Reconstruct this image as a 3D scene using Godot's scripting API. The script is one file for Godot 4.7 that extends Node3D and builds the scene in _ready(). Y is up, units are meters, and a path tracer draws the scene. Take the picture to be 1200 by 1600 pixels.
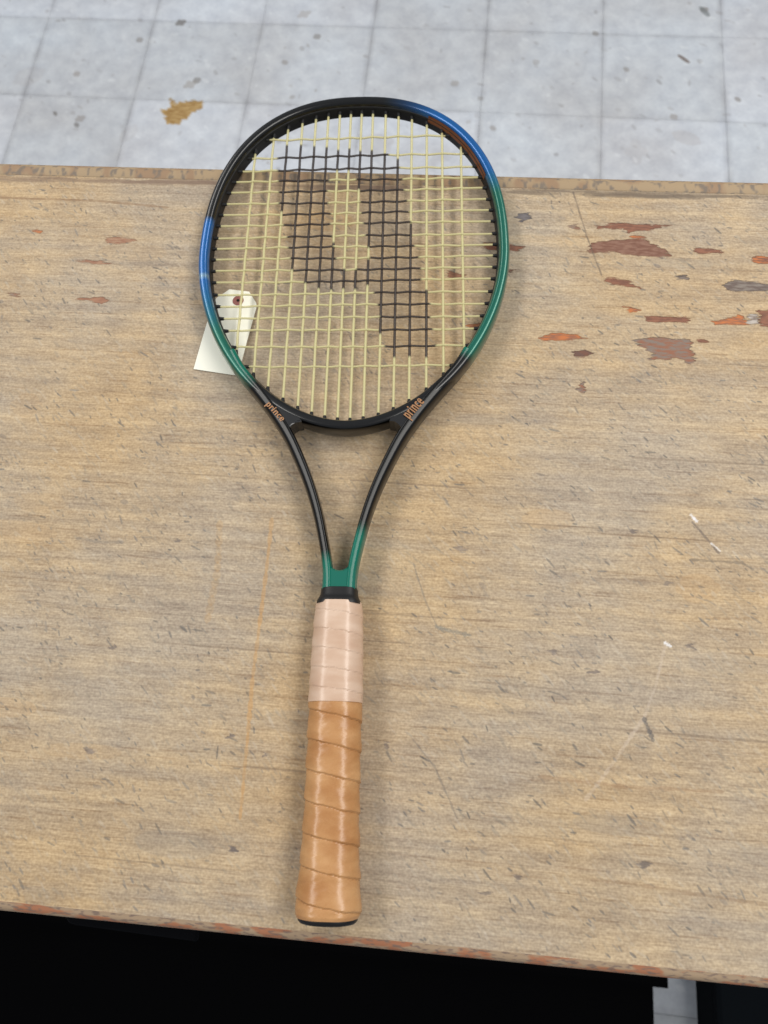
extends Node3D

const TABLE_TOP := 1.002
const CAM_HEIGHT := 1.55
const TILE := Vector2(0.317, 0.289)
var rng := RandomNumberGenerator.new()
var used := {}

# ------------------------------------------------------------------ naming
func numbered(called: String, parent: Node) -> String:
	var key := str(parent.get_instance_id()) + called
	if not used.has(key):
		used[key] = 0
		return called
	used[key] += 1
	return "%s_%03d" % [called, used[key]]

func put(called: String, mesh: Mesh, mat: Material, parent: Node = self) -> MeshInstance3D:
	var o := MeshInstance3D.new()
	o.name = numbered(called, parent)
	o.mesh = mesh
	o.material_override = mat
	o.cast_shadow = GeometryInstance3D.SHADOW_CASTING_SETTING_ON
	parent.add_child(o, true)
	return o

func thing(called: String, label: String, category: String, at := Vector3.ZERO) -> Node3D:
	var o := Node3D.new()
	o.name = numbered(called, self)
	add_child(o, true)
	o.position = at
	o.set_meta("label", label)
	o.set_meta("category", category)
	return o

func srgb(r: float, g: float, b: float) -> Color:
	return Color(r, g, b)

func mat(c: Color, rough: float, metal := 0.0, coat := 0.0) -> StandardMaterial3D:
	var m := StandardMaterial3D.new()
	m.albedo_color = c
	m.roughness = rough
	m.metallic = metal
	if coat > 0.0:
		m.clearcoat_enabled = true
		m.clearcoat = coat
		m.clearcoat_roughness = 0.06
	return m

# ------------------------------------------------------------------ mesh helpers
# rings: Array of PackedVector3Array with the same count, each ring closed. Smooth normals that point away from the ring's middle.
func loft(rings: Array, closed: bool, cap: bool, colors: Array = [], uvs: Array = []) -> ArrayMesh:
	var n: int = rings.size()
	var k: int = rings[0].size()
	var pos := PackedVector3Array()
	var nor := PackedVector3Array()
	var col := PackedColorArray()
	var uv := PackedVector2Array()
	var idx := PackedInt32Array()
	for i in n:
		var ring: PackedVector3Array = rings[i]
		var prev: PackedVector3Array = rings[(i - 1 + n) % n] if closed else rings[maxi(i - 1, 0)]
		var next: PackedVector3Array = rings[(i + 1) % n] if closed else rings[mini(i + 1, n - 1)]
		var mid := Vector3.ZERO
		for p in ring:
			mid += p
		mid /= k
		for j in k:
			var along: Vector3 = next[j] - prev[j]
			var round_: Vector3 = ring[(j + 1) % k] - ring[(j - 1 + k) % k]
			var nn := along.cross(round_).normalized()
			if nn.dot(ring[j] - mid) < 0.0:
				nn = -nn
			pos.append(ring[j])
			nor.append(nn)
			col.append(colors[i][j] if colors.size() else Color.WHITE)
			uv.append(uvs[i][j] if uvs.size() else Vector2(float(j) / k, float(i) / n))
	var rows := n if closed else n - 1
	for i in rows:
		for j in k:
			var a := i * k + j
			var b := i * k + (j + 1) % k
			var c := ((i + 1) % n) * k + j
			var d := ((i + 1) % n) * k + (j + 1) % k
			if (pos[b] - pos[a]).cross(pos[c] - pos[a]).dot(nor[a]) < 0.0:
				idx.append_array(PackedInt32Array([a, b, c, b, d, c]))
			else:
				idx.append_array(PackedInt32Array([a, c, b, b, c, d]))
	if cap and not closed:
		for e in 2:
			var ring: PackedVector3Array = rings[0] if e == 0 else rings[n - 1]
			var inner: PackedVector3Array = rings[1] if e == 0 else rings[n - 2]
			var mid := Vector3.ZERO
			var back := Vector3.ZERO
			for j in k:
				mid += ring[j] / k
				back += inner[j] / k
			var nn := (mid - back).normalized()
			var at := pos.size()
			pos.append(mid)
			nor.append(nn)
			col.append(colors[0 if e == 0 else n - 1][0] if colors.size() else Color.WHITE)
			uv.append(Vector2.ZERO)
			for j in k:
				pos.append(ring[j])
				nor.append(nn)
				col.append(colors[0 if e == 0 else n - 1][j] if colors.size() else Color.WHITE)
				uv.append(Vector2.ZERO)
			for j in k:
				var a := at + 1 + j
				var b := at + 1 + (j + 1) % k
				if (pos[a] - pos[at]).cross(pos[b] - pos[at]).dot(nn) < 0.0:
					idx.append_array(PackedInt32Array([at, a, b]))
				else:
					idx.append_array(PackedInt32Array([at, b, a]))
	return arrays(pos, nor, uv, col, idx)

func arrays(pos: PackedVector3Array, nor: PackedVector3Array, uv: PackedVector2Array, col: PackedColorArray, idx: PackedInt32Array) -> ArrayMesh:
	var a := []
	a.resize(Mesh.ARRAY_MAX)
	a[Mesh.ARRAY_VERTEX] = pos
	a[Mesh.ARRAY_NORMAL] = nor
	a[Mesh.ARRAY_TEX_UV] = uv
	if col.size():
		a[Mesh.ARRAY_COLOR] = col
	a[Mesh.ARRAY_INDEX] = idx
	var m := ArrayMesh.new()
	m.add_surface_from_arrays(Mesh.PRIMITIVE_TRIANGLES, a)
	return m

# an outline in x (right) and y (towards -z), given thickness, with a chamfer along the upper and lower rims
func slab(outline: PackedVector2Array, y0: float, y1: float, chamfer: float, uv_from := Vector2.ZERO, uv_size := Vector2.ONE) -> ArrayMesh:
	var st := SurfaceTool.new()
	st.begin(Mesh.PRIMITIVE_TRIANGLES)
	st.set_smooth_group(-1)
	var inner := outline
	if chamfer > 0.0:
		var offs := Geometry2D.offset_polygon(outline, -chamfer, Geometry2D.JOIN_MITER)
		if offs.size() and offs[0].size() == outline.size():
			# line the two outlines up
			var best := 0
			for s in outline.size():
				if offs[0][s].distance_to(outline[0]) < offs[0][best].distance_to(outline[0]):
					best = s
			inner = PackedVector2Array()
			for s in outline.size():
				inner.append(offs[0][(best + s) % outline.size()])
			if inner[1].distance_to(outline[1]) > inner[1].distance_to(outline[outline.size() - 1]):
				var turned := PackedVector2Array()
				for s in outline.size():
					turned.append(inner[(outline.size() - s) % outline.size()])
				inner = turned
		else:
			chamfer = 0.0
	var layers := [[inner, y0], [outline, y0 + chamfer], [outline, y1 - chamfer], [inner, y1]]
	if chamfer == 0.0:
		layers = [[outline, y0], [outline, y1]]
	var n := outline.size()
	var mid := Vector2.ZERO
	for p in outline:
		mid += p / n
	var tri := func(a: Vector3, b: Vector3, c: Vector3, out: Vector3) -> void:
		var pts := [a, b, c]
		if (b - a).cross(c - a).dot(out) > 0.0:
			pts = [a, c, b]
		for p: Vector3 in pts:
			st.set_uv((Vector2(p.x, p.z) - uv_from) / uv_size)
			st.add_vertex(p)
	var v := func(p: Vector2, y: float) -> Vector3: return Vector3(p.x, y, -p.y)
	var area := 0.0
	for i in n:
		area += outline[i].cross(outline[(i + 1) % n])
	for l in layers.size() - 1:
		for i in n:
			var j := (i + 1) % n
			var e := outline[j] - outline[i]
			var o2 := Vector2(e.y, -e.x) * signf(area)
			var out := Vector3(o2.x, 0, -o2.y)
			var a: Vector3 = v.call(layers[l][0][i], layers[l][1])
			var b: Vector3 = v.call(layers[l][0][j], layers[l][1])
			var c: Vector3 = v.call(layers[l + 1][0][i], layers[l + 1][1])
			var d: Vector3 = v.call(layers[l + 1][0][j], layers[l + 1][1])
			tri.call(a, b, c, out)
			tri.call(b, d, c, out)
	for e in 2:
		var ol: PackedVector2Array = layers[0][0] if e == 0 else layers[layers.size() - 1][0]
		var y: float = y0 if e == 0 else y1
		var t := Geometry2D.triangulate_polygon(ol)
		for i in range(0, t.size(), 3):
			tri.call(v.call(ol[t[i]], y), v.call(ol[t[i + 1]], y), v.call(ol[t[i + 2]], y), Vector3(0, -1 if e == 0 else 1, 0))
	st.generate_normals()
	return st.commit()

func box_outline(x0: float, x1: float, z0: float, z1: float) -> PackedVector2Array:
	return PackedVector2Array([Vector2(x0, -z0), Vector2(x1, -z0), Vector2(x1, -z1), Vector2(x0, -z1)])

func tube(path: PackedVector3Array, r: float, sides: int, colors: PackedColorArray = PackedColorArray()) -> ArrayMesh:
	var rings := []
	var cols := []
	for i in path.size():
		var t := (path[mini(i + 1, path.size() - 1)] - path[maxi(i - 1, 0)]).normalized()
		var side := t.cross(Vector3.UP).normalized() if absf(t.y) < 0.95 else Vector3.RIGHT
		var up := side.cross(t).normalized()
		var ring := PackedVector3Array()
		var cc := PackedColorArray()
		for j in sides:
			var a := TAU * j / sides
			ring.append(path[i] + (side * cos(a) + up * sin(a)) * r)
			cc.append(colors[i] if colors.size() else Color.WHITE)
		rings.append(ring)
		cols.append(cc)
	return loft(rings, false, true, cols)

func spline(knots: PackedVector2Array, per: int) -> PackedVector2Array:
	var out := PackedVector2Array()
	for i in knots.size() - 1:
		var a := knots[maxi(i - 1, 0)]
		var b := knots[i]
		var c := knots[i + 1]
		var d := knots[mini(i + 2, knots.size() - 1)]
		for s in per:
			out.append(b.cubic_interpolate(c, a, d, float(s) / per))
	out.append(knots[knots.size() - 1])
	return out

func look(knots: PackedVector2Array, x: float) -> float:   # piecewise linear y(x), knots ascending in x
	if x <= knots[0].x:
		return knots[0].y
	for i in knots.size() - 1:
		if x <= knots[i + 1].x:
			return lerpf(knots[i].y, knots[i + 1].y, (x - knots[i].x) / (knots[i + 1].x - knots[i].x))
	return knots[knots.size() - 1].y

func squircle(a: float, b: float, e: float, k: int) -> PackedVector2Array:
	var out := PackedVector2Array()
	for j in k:
		var t := TAU * (j + 0.5) / k
		var c := cos(t)
		var s := sin(t)
		out.append(Vector2(a * signf(c) * pow(absf(c), 2.0 / e), b * signf(s) * pow(absf(s), 2.0 / e)))
	return out

# ------------------------------------------------------------------ texture helpers
func noise_bytes(w: int, h: int, from_w: int, from_h: int, freq: float, seed_: int, octaves := 3) -> PackedByteArray:
	var n := FastNoiseLite.new()
	n.seed = seed_
	n.noise_type = FastNoiseLite.TYPE_SIMPLEX_SMOOTH
	n.frequency = freq
	n.fractal_type = FastNoiseLite.FRACTAL_FBM
	n.fractal_octaves = octaves
	var im := n.get_image(from_w, from_h, false, false, true)
	im.convert(Image.FORMAT_L8)
	if from_w != w or from_h != h:
		im.resize(w, h, Image.INTERPOLATE_CUBIC)
	return im.get_data()

class Canvas:
	var w: int
	var h: int
	var rgb: PackedByteArray
	var relief: PackedByteArray
	func blend(x: int, y: int, c: Color, a: float, dig: float = 0.0) -> void:
		if x < 0 or y < 0 or x >= w or y >= h:
			return
		var i := (y * w + x) * 3
		rgb[i] = int(lerpf(rgb[i], c.r * 255.0, a))
		rgb[i + 1] = int(lerpf(rgb[i + 1], c.g * 255.0, a))
		rgb[i + 2] = int(lerpf(rgb[i + 2], c.b * 255.0, a))
		if dig != 0.0:
			relief[y * w + x] = clampi(int(relief[y * w + x] - dig * a), 0, 255)
	func stroke(a: Vector2, b: Vector2, r: float, c: Color, alpha: float, dig: float = 0.0) -> void:
		var x0 := int(minf(a.x, b.x) - r - 1)
		var x1 := int(maxf(a.x, b.x) + r + 2)
		var y0 := int(minf(a.y, b.y) - r - 1)
		var y1 := int(maxf(a.y, b.y) + r + 2)
		var d := b - a
		var l2 := maxf(d.length_squared(), 0.001)
		for y in range(y0, y1):
			for x in range(x0, x1):
				var p := Vector2(x + 0.5, y + 0.5)
				var t := clampf((p - a).dot(d) / l2, 0.0, 1.0)
				var e := p.distance_to(a + d * t)
				var width := r * (0.35 + 1.3 * sqrt(t * (1.0 - t)))
				var k := clampf(width - e + 0.5, 0.0, 1.0)
				if k > 0.0:
					blend(x, y, c, k * alpha, dig)
	func image() -> Image:
		return Image.create_from_data(w, h, false, Image.FORMAT_RGB8, rgb)
	func relief_image() -> Image:
		return Image.create_from_data(w, h, false, Image.FORMAT_L8, relief)

# an irregular patch: polygon in pixels of the canvas, its rim broken up by noise
func patch(cv: Canvas, poly: PackedVector2Array, c: Color, c2: Color, alpha: float, dig: float, rough: float, seed_: int, stretch := 3.0) -> void:
	var n := FastNoiseLite.new()
	n.seed = seed_
	n.frequency = 0.09
	n.fractal_octaves = 3
	var lo := poly[0]
	var hi := poly[0]
	for p in poly:
		lo = lo.min(p)
		hi = hi.max(p)
	for y in range(int(lo.y - rough - 2), int(hi.y + rough + 3)):
		for x in range(int(lo.x - rough * stretch - 2), int(hi.x + rough * stretch + 3)):
			var q := Vector2(x + 0.5 + rough * stretch * n.get_noise_2d(x / stretch, y * 1.6), y + 0.5 + rough * n.get_noise_2d(x / stretch + 300.0, y * 1.6))
			var k := 0.0
			for s: Vector2 in [Vector2(-0.3, -0.3), Vector2(0.3, -0.3), Vector2(-0.3, 0.3), Vector2(0.3, 0.3)]:
				if Geometry2D.is_point_in_polygon(q + s * 1.4, poly):
					k += 0.25
			if k > 0.0:
				var g := clampf(0.5 + 1.3 * n.get_noise_2d(x * 0.5 + 900.0, y * 2.0), 0.0, 1.0)
				cv.blend(x, y, c.lerp(c2, g), alpha * k, dig)

# ------------------------------------------------------------------ the table's worn veneer
const TAB_X0 := -0.65
const TAB_X1 := 0.45
const TAB_Z0 := -0.504
const TAB_Z1 := 0.1255

func tpx(x_mm: float, z_mm: float) -> Vector2:
	return Vector2((x_mm * 0.001 - TAB_X0) / (TAB_X1 - TAB_X0) * 2048.0, (z_mm * 0.001 - TAB_Z0) / (TAB_Z1 - TAB_Z0) * 1172.0)

func chip(cv: Canvas, mm: Array, c: Color, c2: Color, seed_: int, alpha := 0.92, dig := 110.0) -> void:
	var poly := PackedVector2Array()
	for i in range(0, mm.size(), 2):
		poly.append(tpx(mm[i], mm[i + 1]))
	patch(cv, poly, c, c2, alpha, dig, 3.2, seed_)

func scratch(cv: Canvas, mm: Array, r: float, c: Color, alpha: float, dig := 0.0) -> void:
	for i in range(0, mm.size() - 2, 2):
		var a := tpx(mm[i], mm[i + 1])
		var b := tpx(mm[i + 2], mm[i + 3])
		var last := a
		for s in range(1, 7):
			var p := a.lerp(b, s / 6.0) + Vector2(rng.randf_range(-0.4, 0.4), rng.randf_range(-0.4, 0.4))
			cv.stroke(last, p, r * rng.randf_range(0.8, 1.4), c, alpha * rng.randf_range(0.55, 1.0), dig)
			last = p

func wood_canvas() -> Canvas:
	var w := 2048
	var h := 1172
	var cv := Canvas.new()
	cv.w = w
	cv.h = h
	var a := noise_bytes(w, h, 120, h, 0.030, 11)
	var b := noise_bytes(w, h, 200, h, 0.11, 12)
	var c := noise_bytes(w, h, 640, h, 0.28, 13, 2)
	var d := noise_bytes(w, h, 512, 293, 0.010, 14)
	var e := noise_bytes(w, h, 700, 500, 0.035, 15, 4)
	var g := noise_bytes(w, h, 90, h, 0.16, 16, 2)
	var f := noise_bytes(w, h, w, h, 0.22, 17, 2)
	var lines := noise_bytes(w, h, 110, h, 0.42, 18, 2)
	var drift := noise_bytes(w, h, 40, h, 0.06, 19, 3)
	cv.rgb.resize(w * h * 3)
	cv.relief.resize(w * h)
	for i in w * h:
		var va := (a[i] - 128) / 128.0
		var vb := (b[i] - 128) / 128.0
		var vc := (c[i] - 128) / 128.0
		var vd := (d[i] - 128) / 128.0 + 0.35 * (e[i] - 128) / 128.0
		var t := clampf(0.5 + 0.6 * vd + 0.25 * va, 0.0, 1.0)     # worn grey .. honey
		var l := 0.024 * va + 0.034 * vb + 0.058 * vc + 0.055 * (lines[i] - 128) / 128.0 + 0.035 * (drift[i] - 128) / 128.0 + 0.062 * (f[i] - 128) / 128.0 + 0.03 * (e[i] - 128) / 128.0
		var line := clampf((g[i] - 186) / 40.0, 0.0, 1.0) * 0.07
		var r := lerpf(0.690, 0.730, t) + l - line * 0.9
		var gg := lerpf(0.630, 0.628, t) + l - line * 1.05
		var bb := lerpf(0.550, 0.486, t) + l * 0.85 - line
		var k := i * 3
		cv.rgb[k] = clampi(int(r * 255.0), 0, 255)
		cv.rgb[k + 1] = clampi(int(gg * 255.0), 0, 255)
		cv.rgb[k + 2] = clampi(int(bb * 255.0), 0, 255)
		cv.relief[i] = clampi(int(190.0 + 6.0 * vc + 5.0 * vb + 5.0 * (lines[i] - 128) / 128.0 - line * 60.0), 0, 255)
	# soft dirt clouds and honey patches
	for s in 60:
		var p := Vector2(rng.randf() * w, rng.randf() * h)
		var dark := rng.randf() < 0.6
		var len_ := rng.randf_range(20, 120)
		cv.stroke(p, p + Vector2(len_, rng.randf_range(-6, 6)), rng.randf_range(5, 22), srgb(0.55, 0.52, 0.49) if dark else srgb(0.80, 0.62, 0.40), rng.randf_range(0.06, 0.20))
	var crowd := noise_bytes(w, h, 256, 147, 0.05, 20, 3)
	# rubbed flecks and short cuts, most of them leaning the same way
	for s in 15000:
		var p := Vector2(rng.randf() * w, rng.randf() * h)
		var ang := deg_to_rad(rng.randfn(43.0, 9.0))
		var tone := rng.randf_range(0.48, 0.60) if rng.randf() < 0.52 else rng.randf_range(0.74, 0.82)
		cv.stroke(p, p + Vector2.from_angle(ang) * rng.randf_range(4, 17), rng.randf_range(0.7, 2.0), srgb(tone, tone * 0.95, tone * 0.87), rng.randf_range(0.08, 0.30))
	for s in 9000:
		var p := Vector2(rng.randf() * w, rng.randf() * h)
		if rng.randf() > clampf((crowd[int(p.y) * w + int(p.x)] - 70) / 115.0, 0.06, 1.0):
			continue
		var big := rng.randf() < 0.12
		var len_ := rng.randf_range(8, 17) if big else rng.randf_range(3, 9)
		var ang := deg_to_rad(rng.randfn(42.0, 15.0)) if rng.randf() < 0.84 else deg_to_rad(rng.randf_range(-8, 12))
		var tone := rng.randf_range(0.30, 0.48)
		cv.stroke(p, p + Vector2.from_angle(ang) * len_, rng.randf_range(1.0, 1.7) if big else rng.randf_range(0.7, 1.3), srgb(tone, tone * 0.98, tone * 0.97), rng.randf_range(0.25, 0.58) if big else rng.randf_range(0.22, 0.6), 14.0)
	for s in 60:   # smudged dings
		var p := Vector2(rng.randf() * w, rng.randf() * h)
		cv.stroke(p, p + Vector2(rng.randf_range(3, 12), rng.randf_range(0, 7)), rng.randf_range(1.6, 4.0), srgb(0.42, 0.40, 0.40), rng.randf_range(0.15, 0.40), 30.0)
	for s in 46:    # long grain cracks
		var p := Vector2(rng.randf() * w, rng.randf() * h)
		var len_ := rng.randf_range(60, 320)
		cv.stroke(p, p + Vector2(len_, rng.randf_range(-2, 3)), rng.randf_range(0.8, 1.6), srgb(0.46, 0.39, 0.33), rng.randf_range(0.15, 0.4), 30.0)
	# chips where the veneer is gone and the red ground shows
	var red := srgb(0.45, 0.30, 0.245)
	var red2 := srgb(0.56, 0.37, 0.29)
	var orange := srgb(0.76, 0.44, 0.25)
	var dust := srgb(0.50, 0.45, 0.42)
	chip(cv, [123, -450, 149, -454, 174, -452, 189, -453, 175, -448, 160, -446, 152, -443, 148, -447, 125, -447], red, red2, 1)
	chip(cv, [118, -432, 154, -438, 164, -437, 175, -432, 184, -426, 185, -420, 155, -420, 142, -423, 119, -422], red, srgb(0.54, 0.40, 0.34), 2)
	chip(cv, [152, -440, 160, -442, 167, -439, 158, -437], orange, red2, 3)
	chip(cv, [204, -428, 212, -431, 235, -427, 223, -425, 208, -425], red, red2, 4)
	chip(cv, [253, -423, 280, -425, 285, -417, 256, -416], red, orange, 5)
	chip(cv, [129, -396, 136, -397, 147, -395, 164, -387, 147, -389, 136, -391], red, red2, 6)
	chip(cv, [229, -395, 238, -399, 262, -397, 270, -394, 266, -389, 240, -388, 231, -390], srgb(0.50, 0.47, 0.45), srgb(0.36, 0.31, 0.30), 7, 0.85)
	chip(cv, [161, -360, 200, -361, 198, -355, 183, -356, 176, -355, 165, -355], red, red2, 8)
	chip(cv, [218, -358, 234, -362, 242, -366, 247, -357, 219, -354], orange, red2, 9)
	chip(cv, [247, -365, 256, -367, 256, -357, 247, -357], srgb(0.74, 0.71, 0.68), dust, 10)
	chip(cv, [256, -370, 290, -371, 288, -356, 257, -355], red, red2, 11)
	chip(cv, [74, -335, 86, -340, 104, -341, 115, -337, 87, -333], red2, orange, 12)
	chip(cv, [103, -323, 113, -326, 122, -323, 113, -319, 106, -320], red, srgb(0.40, 0.30, 0.27), 13)
	chip(cv, [153, -337, 170, -341, 186, -340, 201, -339, 198, -331, 203, -320, 196, -317, 189, -323, 178, -320, 164, -320, 171, -325, 161, -331], red2, dust, 14)
	chip(cv, [201, -340, 215, -339, 208, -337], red, red2, 15)
	chip(cv, [107, -288, 110, -298, 113, -294, 112, -286], red2, dust, 16)
	chip(cv, [190, -401, 198, -402, 202, -398, 192, -397], srgb(0.34, 0.30, 0.29), dust, 17)
	chip(cv, [146, -369, 150, -369, 160, -365, 152, -364], red2, orange, 18)
	chip(cv, [54, -460, 65, -461, 67, -456, 61, -451, 55, -455], srgb(0.36, 0.34, 0.35), srgb(0.44, 0.42, 0.43), 19)
	chip(cv, [21, -425, 32, -429, 46, -428, 64, -426, 54, -421, 36, -421], red, red2, 20)
	chip(cv, [49, -402, 56, -402, 51, -398], red, dust, 21)
	chip(cv, [98, -449, 106, -451, 111, -447, 106, -445], dust, red, 22, 0.7)
	chip(cv, [-315, -419, -306, -423, -286, -420, -293, -416, -304, -415, -312, -415], red2, srgb(0.66, 0.52, 0.42), 23, 0.8)
	chip(cv, [-387, -426, -380, -428, -373, -426, -378, -423], red2, orange, 24, 0.8)
	chip(cv, [-338, -396, -324, -396, -315, -397, -305, -394, -320, -392], red2, srgb(0.66, 0.50, 0.40), 25, 0.8)
	chip(cv, [-330, -356, -307, -359, -298, -356, -304, -352, -312, -354], red2, srgb(0.64, 0.46, 0.36), 26, 0.85)
	chip(cv, [-394, -360, -384, -359, -380, -356, -387, -355], red2, dust, 27, 0.7)
	chip(cv, [-3, -398, 14, -395, 6, -390, -3, -393], red, red2, 28, 0.8)
	chip(cv, [15, -345, 26, -348, 28, -344, 19, -341], orange, red2, 29, 0.8)
	chip(cv, [266, -186, 276, -188, 276, -181, 268, -181], red, dust, 30, 0.7)
	chip(cv, [244, -67, 254, -69, 262, -66, 250, -63], red, dust, 31, 0.5)
	# grime along the far lipping
	for s in 90:
		var x := rng.randf_range(-640, 440)
		var right := x > 20.0
		cv.stroke(tpx(x, rng.randf_range(-487, -482)), tpx(x + rng.randf_range(15, 70), rng.randf_range(-487, -482)), rng.randf_range(2, 6), srgb(0.43, 0.38, 0.33) if right else srgb(0.50, 0.42, 0.36), rng.randf_range(0.12, 0.40))
	# scratches and marks that stand out
	scratch(cv, [170, -88, 162, -58, 153, -35, 132, -4, 112, 23], 2.2, srgb(0.84, 0.78, 0.72), 0.36)
	scratch(cv, [169, -89, 174, -86], 2.2, srgb(0.93, 0.93, 0.94), 0.85)
	scratch(cv, [192, -188, 197, -182], 2.4, srgb(0.93, 0.93, 0.95), 0.85)
	scratch(cv, [193, -182, 201, -172, 212, -158], 1.5, srgb(0.40, 0.36, 0.34), 0.6, 30.0)
	scratch(cv, [206, -166, 213, -160], 1.4, srgb(0.92, 0.91, 0.90), 0.8)
	scratch(cv, [-16, -136, -5, -107, 6, -86], 1.1, srgb(0.42, 0.41, 0.40), 0.42, 30.0)
	scratch(cv, [3, -89, 12, -87, 30, -84], 2.6, srgb(0.48, 0.48, 0.46), 0.5, 30.0)
	scratch(cv, [104, -486, 110, -462, 116, -438, 128, -399], 1.3, srgb(0.38, 0.34, 0.31), 0.6, 30.0)
	scratch(cv, [-129, -165, -128, -99, -128, -42, -126, 5, -124, 54], 2.6, srgb(0.79, 0.58, 0.34), 0.42)
	scratch(cv, [-170, -160, -166, -120, -168, -80], 5.0, srgb(0.78, 0.60, 0.38), 0.22)
	scratch(cv, [-8, -8, 9, 10, 26, 42], 1.2, srgb(0.40, 0.38, 0.37), 0.40, 30.0)
	scratch(cv, [153, -35, 159, -19], 2.6, srgb(0.36, 0.35, 0.35), 0.6, 30.0)
	scratch(cv, [-282, -139, -262, -137, -244, -138], 2.0, srgb(0.45, 0.42, 0.40), 0.35)
	scratch(cv, [-430, -462, -330, -461, -262, -456], 2.2, srgb(0.52, 0.40, 0.30), 0.5, 20.0)
	scratch(cv, [115, 72, 140, 72, 190, 75, 228, 77], 2.0, srgb(0.55, 0.44, 0.34), 0.35)
	scratch(cv, [190, -152, 228, -152, 236, -147], 1.8, srgb(0.42, 0.38, 0.34), 0.5)
	scratch(cv, [80, 10, 140, 12, 205, 10], 2.2, srgb(0.56, 0.43, 0.32), 0.35)
	for q: Vector2 in [Vector2(-202, -142), Vector2(-235, -57), Vector2(-126, 73), Vector2(-26, -2), Vector2(150, -172), Vector2(172, -133), Vector2(47, 86), Vector2(66, 74), Vector2(188, -87), Vector2(89, -76), Vector2(-112, 11), Vector2(-138, 0), Vector2(-240, 18), Vector2(150, 60), Vector2(20, -150), Vector2(118, -64)]:
		var p := tpx(q.x, q.y)
		var blot := PackedVector2Array()
		for k in 9:
			var a2 := TAU * k / 9.0
			blot.append(p + Vector2(cos(a2) * rng.randf_range(3.0, 9.0), sin(a2) * rng.randf_range(2.0, 5.0)))
		patch(cv, blot, srgb(0.36, 0.33, 0.33), srgb(0.52, 0.47, 0.44), rng.randf_range(0.5, 0.8), 40.0, 3.0, int(p.x))
	return cv

func edge_texture(seed_: int, base: Color, worn: Color, dark: Color, share: float) -> ImageTexture:
	var w := 2048
	var h := 48
	var a := noise_bytes(w, h, 500, 24, 0.06, seed_, 4)
	var b := noise_bytes(w, h, 1024, 48, 0.12, seed_ + 1, 3)
	var data := PackedByteArray()
	data.resize(w * h * 3)
	for y in h:
		for x in w:
			var i := y * w + x
			var k := clampf(((a[i] - 128) / 128.0 + share) * 3.0, 0.0, 1.0)
			var q := clampf(((b[i] - 128) / 128.0 - 0.15) * 2.2, 0.0, 0.8)
			var c := base.lerp(worn, k).lerp(dark, q)
			data[i * 3] = int(c.r * 255)
			data[i * 3 + 1] = int(c.g * 255)
			data[i * 3 + 2] = int(c.b * 255)
	return ImageTexture.create_from_image(Image.create_from_data(w, h, false, Image.FORMAT_RGB8, data))

# a moulding along x whose (z, y) profile is given; u runs along it
func moulding(profile: PackedVector2Array, x0: float, x1: float) -> ArrayMesh:
	var st := SurfaceTool.new()
	st.begin(Mesh.PRIMITIVE_TRIANGLES)
	var n := profile.size()
	var cut := 60
	var mid := Vector2.ZERO
	for p in profile:
		mid += p / n
	st.set_smooth_group(1)
	for s in cut:
		var xa := lerpf(x0, x1, float(s) / cut)
		var xb := lerpf(x0, x1, float(s + 1) / cut)
		for i in n:
			var p := profile[i]
			var q := profile[(i + 1) % n]
			var pts := [Vector3(xa, p.y, p.x), Vector3(xb, p.y, p.x), Vector3(xb, q.y, q.x), Vector3(xa, q.y, q.x)]
			var uvs := [Vector2(xa / 1.1, float(i) / n), Vector2(xb / 1.1, float(i) / n), Vector2(xb / 1.1, float(i + 1) / n), Vector2(xa / 1.1, float(i + 1) / n)]
			var out := Vector3(0, (p.y + q.y) / 2 - mid.y, (p.x + q.x) / 2 - mid.x)
			var order := [0, 1, 2, 0, 2, 3]
			if (pts[1] - pts[0]).cross(pts[2] - pts[0]).dot(out) > 0.0:
				order = [0, 2, 1, 0, 3, 2]
			for k: int in order:
				st.set_uv(uvs[k])
				st.add_vertex(pts[k])
	st.index()
	st.generate_normals()
	return st.commit()

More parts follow.
